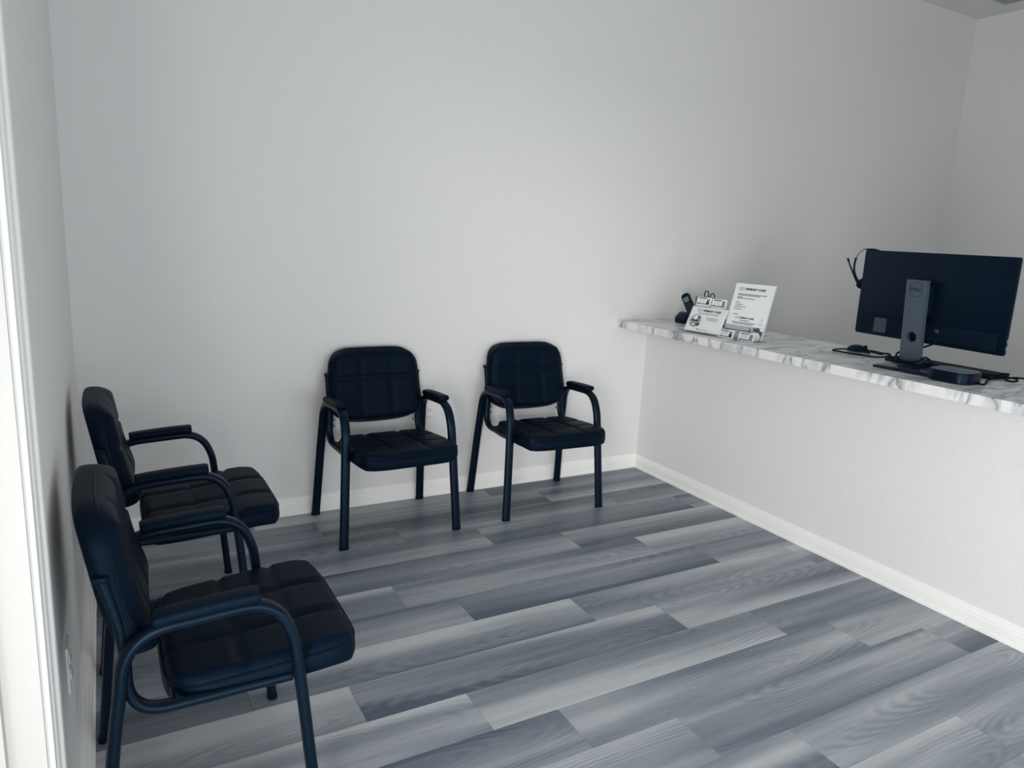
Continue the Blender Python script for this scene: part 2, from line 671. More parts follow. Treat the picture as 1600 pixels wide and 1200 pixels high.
# wall outlets
def outlet(name, loc, rz, label, sockets=True):
    t = empty(name, loc, rz)
    tag(t, label, 'outlet')
    # local: x across, y out of the wall, z up
    box('cover_plate', (-0.035, 0, -0.0575), (0.035, 0.005, 0.0575), M_OUTLET, t, 0.002)
    for s in (-1, 1):
        face = from_bm('receptacle', prism_bm(rounded_outline(0.034, 0.029, 0.011), 0, 0.003, 0.0006), M_OUTLET, t, False,
                       Matrix.Translation((0, 0.0045, s * 0.0195)) @ Matrix.Rotation(-PI / 2, 4, 'X'))
        sb = box_bm((-0.0076, -0.004, 0.003), (-0.0052, 0.005, 0.0036))
        box_bm((0.0052, -0.0035, 0.003), (0.0076, 0.0045, 0.0036), bm=sb)
        join_bm(sb, cylinder_bm(0.0026, 0.0006, 12), Matrix.Translation((0, 0.009, 0.0033)))
        from_bm('slots', sb, M_SLOT, face)
    from_bm('screw', cylinder_bm(0.003, 0.001, 12, 'Y'), M_OUTLET, t, False, Matrix.Translation((0, 0.0053, 0)))
    return t


outlet('wall_outlet', (1.426, YB, 0.452), PI, 'white duplex wall outlet on the back wall, behind the chair arm')
outlet('wall_outlet', (XL, 1.76, 0.37), -PI / 2, 'white outlet low on the left wall beside the nearest chair')

# ceiling return grille
g = empty('ceiling_grille', (5.10, 2.745, ZC))
tag(g, 'pale egg-crate air grille in the ceiling over the far corner', 'vent')
fb = bmesh.new()
for lo, hi in (((-0.305, -0.305), (0.305, -0.28)), ((-0.305, 0.28), (0.305, 0.305)),
               ((-0.305, -0.28), (-0.28, 0.28)), ((0.28, -0.28), (0.305, 0.28))):
    box_bm((lo[0], lo[1], -0.012), (hi[0], hi[1], 0), bm=fb)
from_bm('frame', fb, M_VENT, g)
gb = bmesh.new()
for i in range(1, 23):
    q = -0.28 + 0.56 * i / 23
    box_bm((q - 0.001, -0.28, -0.011), (q + 0.001, 0.28, -0.001), bm=gb)
    box_bm((-0.28, q - 0.001, -0.011), (0.28, q + 0.001, -0.001), bm=gb)
tag(from_bm('egg_crate', gb, M_VENT, g), kind='stuff')
box('backing', (-0.28, -0.28, -0.001), (0.28, 0.28, 0), M_GREYTOP, g)

# countertop
ct = from_bm('countertop', box_bm((2.592, -0.6, 0.88), (3.195, YB - 0.0005, 0.92), 0.0012, 1), M_MARBLE)
tag(ct, 'long white marble-patterned countertop with grey veins along the low wall', 'counter')
ZT = 0.92


# ------------------------------------------------------------------ chairs
def cushion(name, W0, W1, L, H, corner, grooves_x, grooves_y, material, parent, place, N=44, gd=0.007, gw=0.012,
            puff=0.006, rim=0.22):
    """Rounded tufted pad. Local u across, v along, w thickness; place(x, y, z) -> point."""
    bm = bmesh.new()
    top, bot = {}, {}

    def shape(u, v):
        w = (W0 + (W1 - W0) * (v + 1) / 2)
        x = u * (1 - corner * abs(v) ** 7) * w / 2
        y = v * (1 - corner * abs(u) ** 7) * L / 2
        return x, y

    for i in range(N + 1):
        for j in range(N + 1):
            # denser near the rim
            u = math.sin((i / N * 2 - 1) * PI / 2 * 0.93) / math.sin(PI / 2 * 0.93)
            v = math.sin((j / N * 2 - 1) * PI / 2 * 0.93) / math.sin(PI / 2 * 0.93)
            x, y = shape(u, v)
            e = 1 - max(abs(u), abs(v))
            q = min(e / rim, 1.0)
            prof = (1 - (1 - q) ** 2.4) ** 0.5
            inner = min(e / 0.35, 1.0)
            h = H * (0.34 + 0.66 * prof)
            g = 0.0
            for gx in grooves_x:
                g = max(g, math.exp(-((x - gx) / gw) ** 2))
            for gy in grooves_y:
                g = max(g, math.exp(-((y - gy) / gw) ** 2))
            h += (puff * (1 - g) - gd * g) * min(1, q * 1.3)
            top[i, j] = bm.verts.new(place(x, y, h))
            edge = i in (0, N) or j in (0, N)
            if not edge:
                hb = H * (0.34 - 0.34 * (1 - (1 - min(e / 0.10, 1)) ** 2) ** 0.5)
                bot[i, j] = bm.verts.new(place(x, y, hb))
            else:
                bot[i, j] = top[i, j]
    for i in range(N):
        for j in range(N):
            bm.faces.new((top[i, j], top[i + 1, j], top[i + 1, j + 1], top[i, j + 1]))
            q4 = [bot[i, j], bot[i, j + 1], bot[i + 1, j + 1], bot[i + 1, j]]
            bm.faces.new(q4)
    o = from_bm(name, bm, material, parent, True)
    # rim line for the piping
    ring = []
    M = 30
    for side in range(4):
        for k in range(M):
            t = -1 + 2 * k / M
            u, v = ((t, -1), (1, t), (-t, 1), (-1, -t))[side]
            ring.append(shape(u, v))
    return o, ring


def make_chair(label):
    t = empty('guest_chair')
    tag(t, label, 'chair', 'black guest chairs of the waiting room')

    def hw(z):                       # half spacing of the side frames: splayed out at the foot
        return 0.272 - 0.027 * min(max(z / 0.6, 0), 1)

    A, B = 0.0200, 0.0128
    for s in (-1, 1):
        lat = (1, 0, 0)
        P = lambda d, z: Vector((s * hw(z), d, z))
        rear = round_path([P(0.0, 0.0), P(0.032, 0.34), P(0.050, 0.46)], 0.05, 4)
        sweep('leg', rear, lat, A, B, M_STEEL, t)
        o = t.children[-1]
        sweep('foot_cap', [P(-0.0002, -0.0), P(0.0006, 0.012)], lat, A + 0.0012, B + 0.0012, M_BLACKMATT, o)
        front = round_path([P(0.435, 0.0), P(0.402, 0.36), P(0.390, 0.47)], 0.05, 4)
        f = sweep('leg', front, lat, A, B, M_STEEL, t)
        sweep('foot_cap', [P(0.4352, 0.0), P(0.434, 0.012)], lat, A + 0.0012, B + 0.0012, M_BLACKMATT, f)
        arm = round_path([P(0.050, 0.46), P(0.064, 0.576), P(0.352, 0.592), P(0.388, 0.49), P(0.390, 0.47)],
                         [0.085, 0.075, 0.02], 8)
        sweep('arm_tube', arm, lat, A, B, M_STEEL, t)
        # arm pad on top of the tube
        pad = smooth_path([P(0.112, 0.597), P(0.16, 0.602), P(0.25, 0.608), P(0.318, 0.610)], 5)
        pb = sweep_bm(pad, lat, 0.0255, 0.0135, 3.2, 16)
        bmesh.ops.bevel(pb, geom=[e for e in pb.edges if len([f_ for f_ in e.link_faces if len(f_.verts) > 4]) == 1],
                        offset=0.006, segments=2, profile=0.5, affect='EDGES')
        from_bm('armrest', pb, M_ARM, t, True, None, 0.9)
        # J bar: up behind the backrest, round under the seat, forward to the front leg
        lj = 0.219
        J = round_path([Vector((s * lj, 0.030, 0.688)), Vector((s * lj, 0.062, 0.56)), Vector((s * (lj + 0.006), 0.064, 0.386)),
                        Vector((s * (lj + 0.010), 0.385, 0.392))], [0.06, 0.075], 8)
        j = sweep('back_support', J, lat, 0.0160, 0.0112, M_STEEL, t)
        box('end_cap', (s * lj - 0.0165, 0.014, 0.682), (s * lj + 0.0165, 0.043, 0.697), M_BLACKMATT, j, 0.004)
        for z in (0.452, 0.482):
            from_bm('bolt', cylinder_bm(0.007, 0.012, 12, 'X', 0.002), M_GREYTOP, j, True,
                    Matrix.Translation((s * (lj - 0.016), 0.062, z)), 0.6)
    for d in (0.155, 0.36):
        sweep('crossbar', [Vector((-0.23, d, 0.392)), Vector((0.23, d, 0.392))], (0, 1, 0), 0.014, 0.010, M_STEEL, t)

    # seat: v axis along local y (front = +)
    def seat_place(x, y, h):
        d = 0.342 + y
        z = 0.371 + h + 0.016 * (y / 0.21) - 0.03 * max(0, (y - 0.12) / 0.09) ** 2 * 0.6
        return (x, d, z)

    seat, ring = cushion('seat', 0.455, 0.484, 0.425, 0.067, 0.125, (-0.08, 0.08), (-0.055, 0.075), M_LEATHER, t, seat_place,
                         rim=0.13, gd=0.006, gw=0.007, puff=0.005)
    pth = [Vector(seat_place(x * 0.985, y * 0.985, 0.051)) for x, y in ring]
    sweep('piping', pth, None, 0.0026, 0.0026, M_LEATHER, seat, 2.0, 6, True)
    box('seat_board', (-0.20, 0.17, 0.388), (0.20, 0.49, 0.392), M_BLACKMATT, t, 0.004)

    # backrest: v axis up the back
    def back_place(x, y, h):
        z = 0.649 + y * math.cos(0.17)
        d = 0.009 - y * math.sin(0.17) + h + 0.10 * x * x * 4 * 0.5 + 0.012 * math.exp(-((y + 0.12) / 0.06) ** 2)
        z -= 0.018 * max(0, -y / 0.165) * (1 - (x / 0.22) ** 2)
        return (x, d, z)

    back, ring = cushion('backrest', 0.475, 0.432, 0.335, 0.072, 0.155, (-0.078, 0.078), (0.035,), M_LEATHER, t, back_place,
                         rim=0.26, gd=0.0055, gw=0.006, puff=0.005)
    pth = [Vector(back_place(x * 0.985, y * 0.985, 0.044)) for x, y in ring]
    sweep('piping', pth, None, 0.0024, 0.0024, M_LEATHER, back, 2.0, 6, True)
    return t


def copy_tree(o, parent=None):
    c = o.copy()
    C.objects.link(c)
    if parent:
        c.parent = parent
    for ch in list(o.children):
        copy_tree(ch, c)
    return c


chair = make_chair('black padded guest chair nearest the camera, against the left wall')
spots = [((-0.067, 1.7125, 0), -PI / 2, None),
         ((-0.064, 2.5875, 0), -PI / 2, 'black padded guest chair at the left wall, farther one, behind the nearest chair'),
         ((1.1055, 3.322, 0), PI + 0.028, 'black padded guest chair at the back wall, left one, in front of the outlet'),
         ((1.945, 3.322, 0), PI - 0.036, 'black padded guest chair at the back wall, right one, nearest the counter')]
for i, (loc, rz, lab) in enumerate(spots):
    c = chair if i == 0 else copy_tree(chair)
    c.location, c.rotation_euler = loc, (0, 0, rz)
    if lab:
        c['label'] = lab


# ------------------------------------------------------------------ monitor
def frame(bc, yaw, tilt):
    """matrix: local x = viewer's right, y = up along the sheet, z = towards the viewer"""
    r = Vector((math.cos(yaw), math.sin(yaw), 0))
    bk = Vector((-r.y, r.x, 0))
    u = Vector((0, 0, 1)) * math.cos(tilt) + bk * math.sin(tilt)
    n = r.cross(u)
    b = Vector(bc)
    return Matrix(((r.x, u.x, n.x, b.x), (r.y, u.y, n.y, b.y), (r.z, u.z, n.z, b.z), (0, 0, 0, 1)))


mon = empty('monitor', (2.93, 1.70, ZT))
tag(mon, 'large black desktop monitor seen from behind on a silver stand', 'monitor')
MON0 = Matrix.Translation((-2.93, -1.70, -ZT))
F = MON0 @ frame((2.94, 1.756, 1.023), -1.638, -0.014)
W, H = 0.657, 0.365
hb = prism_bm(rounded_outline(W, H, 0.008), -0.013, 0.0, 0.003)
bmesh.ops.translate(hb, verts=hb.verts, vec=(0, H / 2, 0))
hous = from_bm('housing', hb, M_BLACKPL, mon, True, F, 0.5)
box('screen', (-W / 2 + 0.008, 0.008, -0.0145), (W / 2 - 0.008, H - 0.008, -0.0128), M_GLOSSBLACK, mon, 0, 2, F)
# ridge along the lower back, port recess, label, side buttons
rb = box_bm((-0.30, 0.012, 0.0), (0.30, 0.082, 0.006), 0.003, 2)
from_bm('port_ridge', rb, M_BLACKMATT, hous, True, None, 0.6)
box('rating_label', (-0.232, 0.016, 0.0055), (-0.172, 0.078, 0.0066), M_STICKER, hous)
for k in range(2):
    box('side_button', (W / 2 - 0.004, 0.022 + 0.028 * k, -0.011), (W / 2 + 0.0012, 0.036 + 0.028 * k, -0.006), M_GREYTOP, hous)
box('plug', (0.055, 0.050, 0.005), (0.07, 0.064, 0.012), M_STICKER, hous, 0.002)

# stand column with the round cable hole
Fs = MON0 @ frame((2.914, 1.783, 0.938), -1.601, -0.093)
sw, sh, th = 0.088, 0.341, 0.020
hx, hy, hr = 0.0, 0.107, 0.022


def column_bm():
    bm = bmesh.new()
    n = 32
    out = []
    c0 = math.atan2(0.06, sw / 2)
    angs = sorted([2 * PI * k / n for k in range(n)] + [c0, PI - c0, PI + c0, 2 * PI - c0])
    n = len(angs)
    for a in angs:                     # outline sampled by angle around the hole
        c_, s_ = math.cos(a), math.sin(a)
        t_ = min((sw / 2) / abs(c_) if abs(c_) > 1e-6 else 9, 0.06 / abs(s_) if abs(s_) > 1e-6 else 9)
        out.append((hx + c_ * t_, hy + s_ * t_, hx + c_ * hr, hy + s_ * hr))
    for z in (0.0, -th):
        o_ = [bm.verts.new((a, b, z)) for a, b, _, _ in out]
        i_ = [bm.verts.new((c, d, z)) for _, _, c, d in out]
        for k in range(n):
            j = (k + 1) % n
            bm.faces.new((o_[k], o_[j], i_[j], i_[k]))
        if z == 0.0:
            of, if_ = o_, i_
        else:
            for k in range(n):
                j = (k + 1) % n
                bm.faces.new((if_[k], if_[j], i_[j], i_[k]))
                bm.faces.new((of[k], of[j], o_[j], o_[k]))
    box_bm((-sw / 2, 0, -th), (sw / 2, hy - 0.06, 0), bm=bm)
    box_bm((-sw / 2, hy + 0.06, -th), (sw / 2, sh, 0), bm=bm)
    return bm


col = from_bm('stand_column', column_bm(), M_SILVER, mon, False, Fs)
rg = bmesh.new()
n = 40
vo = [rg.verts.new((0.0305 * math.cos(2 * PI * k / n), 0.303 + 0.0305 * math.sin(2 * PI * k / n) * 1.0, 0.0006)) for k in range(n)]
vi = [rg.verts.new((0.0283 * math.cos(2 * PI * k / n), 0.303 + 0.0283 * math.sin(2 * PI * k / n), 0.0006)) for k in range(n)]
for k in range(n):
    rg.faces.new((vo[k], vo[(k + 1) % n], vi[(k + 1) % n], vi[k]))
# four letters inside the ring, the second one tilted
join_bm(rg, text_bm('D', 0.0195, 0, 0.0007, 'CENTER'), Matrix.Translation((-0.0165, 0.303, 0.0006)))
join_bm(rg, text_bm('E', 0.0190, 0, 0.0007, 'CENTER'), Matrix.Translation((-0.0035, 0.3035, 0.0006)) @ Matrix.Rotation(0.65, 4, 'Z'))
join_bm(rg, text_bm('L', 0.0195, 0, 0.0007, 'CENTER'), Matrix.Translation((0.0085, 0.303, 0.0006)))
join_bm(rg, text_bm('L', 0.0195, 0, 0.0007, 'CENTER'), Matrix.Translation((0.0185, 0.303, 0.0006)))
from_bm('emblem', rg, M_INK, col)
box('stand_mount', (-0.05, 0.20, -0.05), (0.05, 0.32, -th), M_BLACKMATT, mon, 0.003, 2, Fs)
pb = prism_bm(rounded_outline(0.195, 0.230, 0.006), 0.0, 0.010, 0.002)
from_bm('stand_base', pb, M_GLOSSBLACK, mon, True, Matrix.Translation((2.838 - 2.93, 1.713 - 1.70, 0)) @ Matrix.Rotation(0.04, 4, 'Z'), 0.5)

# ------------------------------------------------------------------ headset hung on the monitor corner
hs = empty('headset', (2.985, 2.10, 1.24))
tag(hs, 'thin black headset with a boom microphone hung on the monitor corner', 'headset')


def hp(y, z, x=2.992):
    k = x / 2.955
    return Vector((x - 2.985, y * k - 2.10, 1.38 + (z - 1.38) * k - 1.24))


tube('headband', [hp(1.99, 1.372, 3.0), hp(2.02, 1.389, 2.985), hp(2.05, 1.3935, 2.965), hp(2.085, 1.391, 2.98), hp(2.106, 1.380),
                  hp(2.120, 1.362), hp(2.127, 1.345)], 0.0016, M_BLACKPL, hs, 6, 8)
box('crown_pad', (-0.03, 1.998 * 2.97 / 2.955 + 0.03 - 2.10, 1.387 - 1.24), (-0.012, 2.078 * 2.97 / 2.955 - 2.10, 1.3925 - 1.24), M_BLACKMATT, hs, 0.002)
tube('slider_arm', [hp(2.1265, 1.352), hp(2.130, 1.318), hp(2.126, 1.290), hp(2.113, 1.265), hp(2.098, 1.248)], 0.0048, M_BLACKPL, hs, 6, 10)
ear = from_bm('ear_cushion', cylinder_bm(0.024, 0.022, 24, 'Y', 0.006), M_BLACKMATT, hs, True,
              Matrix.Translation(hp(2.080, 1.240)) @ Matrix.Rotation(0.5, 4, 'X'), 0.7)
tube('slider_arm', [hp(1.99, 1.372, 3.0), hp(1.965, 1.35, 3.0), hp(1.955, 1.31, 3.0), hp(1.965, 1.26, 3.0)], 0.0046, M_BLACKPL, hs, 6, 10)
from_bm('ear_cushion', cylinder_bm(0.024, 0.022, 24, 'Y', 0.006), M_BLACKMATT, hs, True,
        Matrix.Translation(hp(1.98, 1.25, 3.0)), 0.7)
boom = tube('microphone_boom', [hp(2.092, 1.232), hp(2.107, 1.247), hp(2.134, 1.287), hp(2.153, 1.318), hp(2.166, 1.342)], 0.0034,
            M_BLACKPL, hs, 6, 10)
tube('microphone', [hp(2.161, 1.333), hp(2.168, 1.346)], 0.0048, M_BLACKMATT, boom, 3, 10)

# ------------------------------------------------------------------ sign holders, sheets and cards
LOGO_H = 0.012


def dashes(bm, x0, x1, y, h, seed, gap=0.0016, z=0.0004):
    """illegible small print: a run of short printed marks"""
    r = random.Random(seed)
    x = x0
    while x < x1:
        w = r.uniform(0.004, 0.013)
        xe = min(x + w, x1)
        vs_ = [bm.verts.new(p) for p in ((x, y - h / 2, z), (xe, y - h / 2, z), (xe, y + h / 2, z), (x, y + h / 2, z))]
        bm.faces.new(vs_)
        x = xe + gap


def lines(rows, material, parent, part='printed_line', h=0.0034):
    for i, (x0, x1, y, sd) in enumerate(rows):
        b_ = bmesh.new()
        dashes(b_, x0, x1, y, h, sd)
        tag(from_bm(part, b_, material, parent), kind='stuff')


def quad(bm, x0, y0, x1, y1, z):
    bm.faces.new([bm.verts.new(p) for p in ((x0, y0, z), (x1, y0, z), (x1, y1, z), (x0, y1, z))])


def disc(bm, cx, cy, rx, ry, z, n=28):
    bm.faces.new([bm.verts.new((cx + rx * math.cos(2 * PI * k / n), cy + ry * math.sin(2 * PI * k / n), z)) for k in range(n)])


def logo_title(bm, x, y, size, spacing=1.05):
    """boxed emblem then the practice title"""
    h = size * 0.98
    w = size * 1.85
    t_ = size * 0.07
    for a in ((x, y + h / 2 - t_, x + w, y + h / 2), (x, y - h / 2, x + w * 0.8, y - h / 2 + t_),
              (x, y - h / 2, x + t_, y + h / 2), (x + w - t_, y - h / 2, x + w, y + h / 2)):
        quad(bm, *a, 0.0004)
    for k in range(4):
        xx = x + w * (0.16 + 0.2 * k)
        quad(bm, xx, y - h * 0.3, xx + w * 0.045, y + h * 0.3, 0.0004)
        quad(bm, xx, y + h * (0.18 - 0.14 * k), xx + w * 0.13, y + h * (0.28 - 0.14 * k), 0.0004)
    join_bm(bm, text_bm('PRIMARY CARE', size, 0.22, size * 0.05, 'LEFT', spacing), Matrix.Translation((x + w + size * 0.35, y, 0.0003)))


# --- right: tall letter-size flyer in a slanted holder
FR = frame((2.762, 2.562, 0.925), -1.354, 0.301)
hold = empty('sign_holder', (2.762, 2.562, ZT))
tag(hold, 'tall clear acrylic slanted sign holder on the counter, right one', 'sign holder')
HM = Matrix.Translation((-2.762, -2.562, -ZT)) @ FR
box('back_plate', (-0.109, 0.0, -0.006), (0.109, 0.284, -0.0035), M_ACRYLIC, hold, 0, 2, HM)
box('front_plate', (-0.109, 0.0, 0.0022), (0.109, 0.279, 0.0040), M_ACRYLIC, hold, 0, 2, HM)
box('side_edge', (0.1082, 0.0, -0.006), (0.1105, 0.282, 0.0042), M_ACRYLEDGE, hold, 0, 2, HM)
Fb = Matrix.Translation((-2.762, -2.562, -ZT)) @ frame((2.762, 2.562, ZT), -1.354, 0.0)
box('base_plate', (-0.109, 0.0, -0.055), (0.109, 0.0025, 0.048), M_ACRYLIC, hold, 0, 2, Fb)
for sx in (-0.058, 0.054):
    box('card_pocket', (sx - 0.047, 0.003, 0.038), (sx + 0.047, 0.022, 0.0395), M_ACRYLIC, hold, 0, 2, HM)
fl = empty('flyer', FR.to_translation())
fl.matrix_world = FR
tag(fl, 'tall printed PRIMARY CARE sheet standing in the right acrylic holder', 'sign')
box('sheet', (-0.1075, 0.0015, -0.0008), (0.1075, 0.279, 0.0), M_PAPER, fl)
pr = bmesh.new()
logo_title(pr, -0.084, 0.251, 0.0155, 1.06)
from_bm('heading', pr, M_INK, fl)
lines([(-0.083, 0.075, 0.2245, 0), (-0.083, 0.040, 0.2185, 1), (-0.083, -0.052, 0.2085, 2), (-0.083, 0.016, 0.2025, 3),
       (-0.083, -0.060, 0.182, 4), (-0.083, -0.042, 0.170, 5), (-0.083, -0.022, 0.158, 6), (-0.083, -0.044, 0.146, 7),
       (-0.080, -0.054, 0.120, 8), (-0.036, 0.016, 0.090, 51), (-0.078, 0.056, 0.0795, 52), (-0.068, 0.044, 0.0725, 53)], M_INK, fl)
pr = bmesh.new()
logo_title(pr, -0.064, 0.103, 0.0112, 1.03)
from_bm('footer', pr, M_INK, fl)
pr = bmesh.new()
for k, ww in enumerate((0.006, 0.012, 0.018)):
    quad(pr, 0.082 - ww / 2, 0.110 - 0.006 * k, 0.082 + ww / 2, 0.1125 - 0.006 * k, 0.0004)
dashes(pr, 0.068, 0.096, 0.086, 0.003, 61)
dashes(pr, 0.068, 0.094, 0.077, 0.003, 62)
from_bm('stamp', pr, M_PHOTOLIGHT, fl)
pr = bmesh.new()
quad(pr, -0.1075, 0.0018, 0.1075, 0.064, 0.0003)
ph = from_bm('photo_band', pr, M_PHOTOLIGHT, fl)
pr = bmesh.new()
quad(pr, -0.1075, 0.036, 0.045, 0.042, 0.0005)
quad(pr, -0.1075, 0.026, 0.045, 0.030, 0.0005)
from_bm('photo_shelf', pr, M_PHOTOMID, ph)
pr = bmesh.new()
quad(pr, 0.030, 0.030, 0.036, 0.056, 0.0006)
disc(pr, 0.074, 0.050, 0.015, 0.012, 0.0006)
quad(pr, 0.052, 0.044, 0.060, 0.060, 0.0006)
disc(pr, 0.092, 0.034, 0.012, 0.014, 0.0006)
from_bm('photo_figure', pr, M_PHOTODARK, ph)
for f_ in (lambda b_: disc(b_, 0.070, 0.018, 0.026, 0.022, 0.0007), lambda b_: disc(b_, 0.096, 0.055, 0.010, 0.008, 0.0007),):
    pr = bmesh.new()
    f_(pr)
    from_bm('photo_coat', pr, M_PAPER, ph)

# --- left: low landscape card sign
FL = frame((2.684, 2.764, 0.929), -1.40, 0.457)
hold2 = empty('sign_holder', (2.684, 2.764, ZT))
tag(hold2, 'low clear acrylic sign holder on the counter, left one', 'sign holder')
HM2 = Matrix.Translation((-2.684, -2.764, -ZT)) @ FL
box('front_plate', (-0.109, 0.0, 0.0015), (0.109, 0.138, 0.0033), M_ACRYLIC, hold2, 0, 2, HM2)
box('back_plate', (-0.109, 0.0, -0.009), (0.109, 0.142, -0.0065), M_ACRYLIC, hold2, 0, 2, HM2)
Fb2 = Matrix.Translation((-2.684, -2.764, -ZT)) @ frame((2.684, 2.764, ZT), -1.40, 0.0)
box('base_plate', (-0.109, 0.0, -0.12), (0.109, 0.0028, 0.012), M_ACRYLIC, hold2, 0, 2, Fb2)
Fb3 = Matrix.Translation((-2.684, -2.764, -ZT)) @ frame((2.745, 2.7745, ZT), -1.40, 0.31)
box('card_rack', (-0.108, 0.003, -0.016), (0.115, 0.19, -0.0138), M_ACRYLIC, hold2, 0, 2, Fb3)
sg = empty('counter_sign', FL.to_translation())
sg.matrix_world = FL
tag(sg, 'low wide white PRIMARY CARE card with a round photo, leaning in the left holder', 'sign')
box('sheet', (-0.1075, 0.0, -0.0060), (0.1075, 0.1375, 0.0), M_PAPER, sg)
pr = bmesh.new()
logo_title(pr, -0.070, 0.118, 0.0152, 1.06)
from_bm('heading', pr, M_INK, sg)
lines([(-0.058, 0.066, 0.1015, 71)], M_INKSOFT, sg, 'subtitle', 0.0042)
lines([(-0.002, 0.072, 0.081, 80), (0.0, 0.074, 0.0745, 81), (0.006, 0.062, 0.068, 82), (-0.020, 0.036, 0.012, 90)], M_INKSOFT, sg,
      'printed_line', 0.0025)
pr = bmesh.new()
disc(pr, -0.028, 0.0135, 0.0042, 0.005, 0.0004, 14)
from_bm('small_emblem', pr, M_INKSOFT, sg)
pr = bmesh.new()
disc(pr, -0.062, 0.058, 0.036, 0.036, 0.0004)
ph = from_bm('round_photo', pr, M_PHOTOLIGHT, sg)
for f_ in (lambda b_: disc(b_, -0.064, 0.060, 0.026, 0.007, 0.0006), lambda b_: disc(b_, -0.066, 0.036, 0.015, 0.009, 0.0006), lambda b_: disc(b_, -0.044, 0.078, 0.007, 0.010, 0.0006), lambda b_: disc(b_, -0.040, 0.040, 0.012, 0.010, 0.0006),):
    pr = bmesh.new()
    f_(pr)
    from_bm('dark_spot', pr, M_PHOTODARK, ph)
for f_ in (lambda b_: disc(b_, -0.066, 0.036, 0.011, 0.0058, 0.0007), lambda b_: disc(b_, -0.064, 0.076, 0.012, 0.013, 0.0007),):
    pr = bmesh.new()
    f_(pr)
    from_bm('white_spot', pr, M_PAPER, ph)


def card_stack(ctr, yaw, tilt, w, h, thick, label, seed, portrait):
    Fc = frame(ctr, yaw, tilt)
    t = empty('business_card_stack', ctr)
    t.matrix_world = Fc
    tag(t, label, 'business cards', 'business card stacks on the counter')
    box('cards', (-w / 2, -h / 2, -thick), (w / 2, h / 2, 0), M_PAPER, t, 0.0012, 1)
    b_ = bmesh.new()
    dashes(b_, -w * 0.40, w * 0.16, h * 0.36, h * 0.11, seed, 0.0008)
    if portrait:
        disc(b_, w * 0.30, -h * 0.10, w * 0.10, h * 0.16, 0.0004)
    from_bm('heading', b_, M_INK, t)
    b_ = bmesh.new()
    for k in range(2):
        dashes(b_, -w * 0.36, w * 0.10, h * (0.16 - 0.16 * k), h * 0.05, seed + 3 + k, 0.0008)
    quad(b_, -w * 0.34, -h * 0.30, w * 0.44, -h * 0.16, 0.0003)
    quad(b_, w * 0.20, -h * 0.24, w * 0.42, h * 0.34, 0.00035)
    from_bm('picture', b_, M_PHOTOMID, t)
    b_ = bmesh.new()
    disc(b_, -w * 0.36, -h * 0.22, w * 0.075, w * 0.075, 0.0005, 18)
    em = from_bm('round_emblem', b_, M_PHOTODARK, t)
    b_ = bmesh.new()
    disc(b_, -w * 0.36, -h * 0.22, w * 0.045, w * 0.045, 0.0007, 16)
    from_bm('emblem_centre', b_, M_PHOTOLIGHT, em)
    return t


card_stack((2.715, 2.620, 0.939), -1.36, 0.345, 0.082, 0.049, 0.010,
           'small stack of white business cards at the foot of the tall flyer, left pocket', 101, True)
card_stack((2.739, 2.510, 0.938), -1.36, 0.345, 0.084, 0.050, 0.010,
           'small stack of white business cards at the foot of the tall flyer, right pocket', 131, False)
card_stack((2.782, 2.868, 1.076), -1.382, 0.31, 0.086, 0.050, 0.010,
           'small stack of white business cards above the low sign, left one', 161, True)
card_stack((2.795, 2.770, 1.073), -1.389, 0.31, 0.087, 0.052, 0.010,
           'small stack of white business cards above the low sign, right one', 191, False)

# ------------------------------------------------------------------ cordless phone, cup with scissors, stapler
tp = empty('cordless_phone', (2.95, 3.160, ZT), 0.0)
tag(tp, 'black cordless telephone leaning in its cradle at the wall end of the counter', 'telephone')
cb = bmesh.new()
prof = [(-0.055, 0.0), (0.055, 0.0), (0.055, 0.028), (0.025, 0.055), (-0.005, 0.066), (-0.030, 0.060), (-0.058, 0.030)]
for y in (-0.055, 0.055):
    pass
lo = [cb.verts.new((x, -0.044, z)) for x, z in prof]
hi = [cb.verts.new((x, 0.044, z)) for x, z in prof]
cb.faces.new(lo[::-1])
cb.faces.new(hi)
for i in range(len(prof)):
    j = (i + 1) % len(prof)
    cb.faces.new((lo[i], lo[j], hi[j], hi[i]))
bmesh.ops.bevel(cb, geom=cb.edges[:], offset=0.006, segments=2, profile=0.5, affect='EDGES')
from_bm('cradle', cb, M_BLACKPL, tp, True, None, 0.6)
# handset: leans up and towards the left wall end
hd = prism_bm(rounded_outline(0.046, 0.150, 0.012), -0.012, 0.012, 0.005)
Mh = Matrix(((0.05, -0.20, -0.98, 0.0), (-0.92, 0.37, -0.12, 0.028), (0.385, 0.905, -0.165, 0.105), (0, 0, 0, 1)))
q = Mh.to_3x3()
cx_ = Vector((0.35, -0.75, 0.56)).normalized()
uy_ = Vector((-0.05, 0.60, 0.80)).normalized()
uy_ = (uy_ - cx_ * uy_.dot(cx_)).normalized()
nz_ = cx_.cross(uy_)
Mh = Matrix(((cx_.x, uy_.x, nz_.x, 0.0), (cx_.y, uy_.y, nz_.y, -0.008), (cx_.z, uy_.z, nz_.z, 0.104), (0, 0, 0, 1)))
hand = from_bm('handset', hd, M_BLACKPL, tp, True, Mh, 0.6)
sgn = 1 if (nz_.x < 0) else -1
box('display', (-0.016, 0.022, sgn * 0.0118 - 0.0008), (0.016, 0.052, sgn * 0.0118 + 0.0010), M_GREYTOP, hand)
kb = bmesh.new()
for r_ in range(4):
    for c_ in range(3):
        x, y = -0.013 + 0.013 * c_, 0.008 - 0.013 * r_
        box_bm((x - 0.0045, y - 0.0035, sgn * 0.012 - 0.001), (x + 0.0045, y + 0.0035, sgn * 0.012 + 0.0012), bm=kb)
tag(from_bm('keys', kb, M_STICKER, hand), kind='stuff')

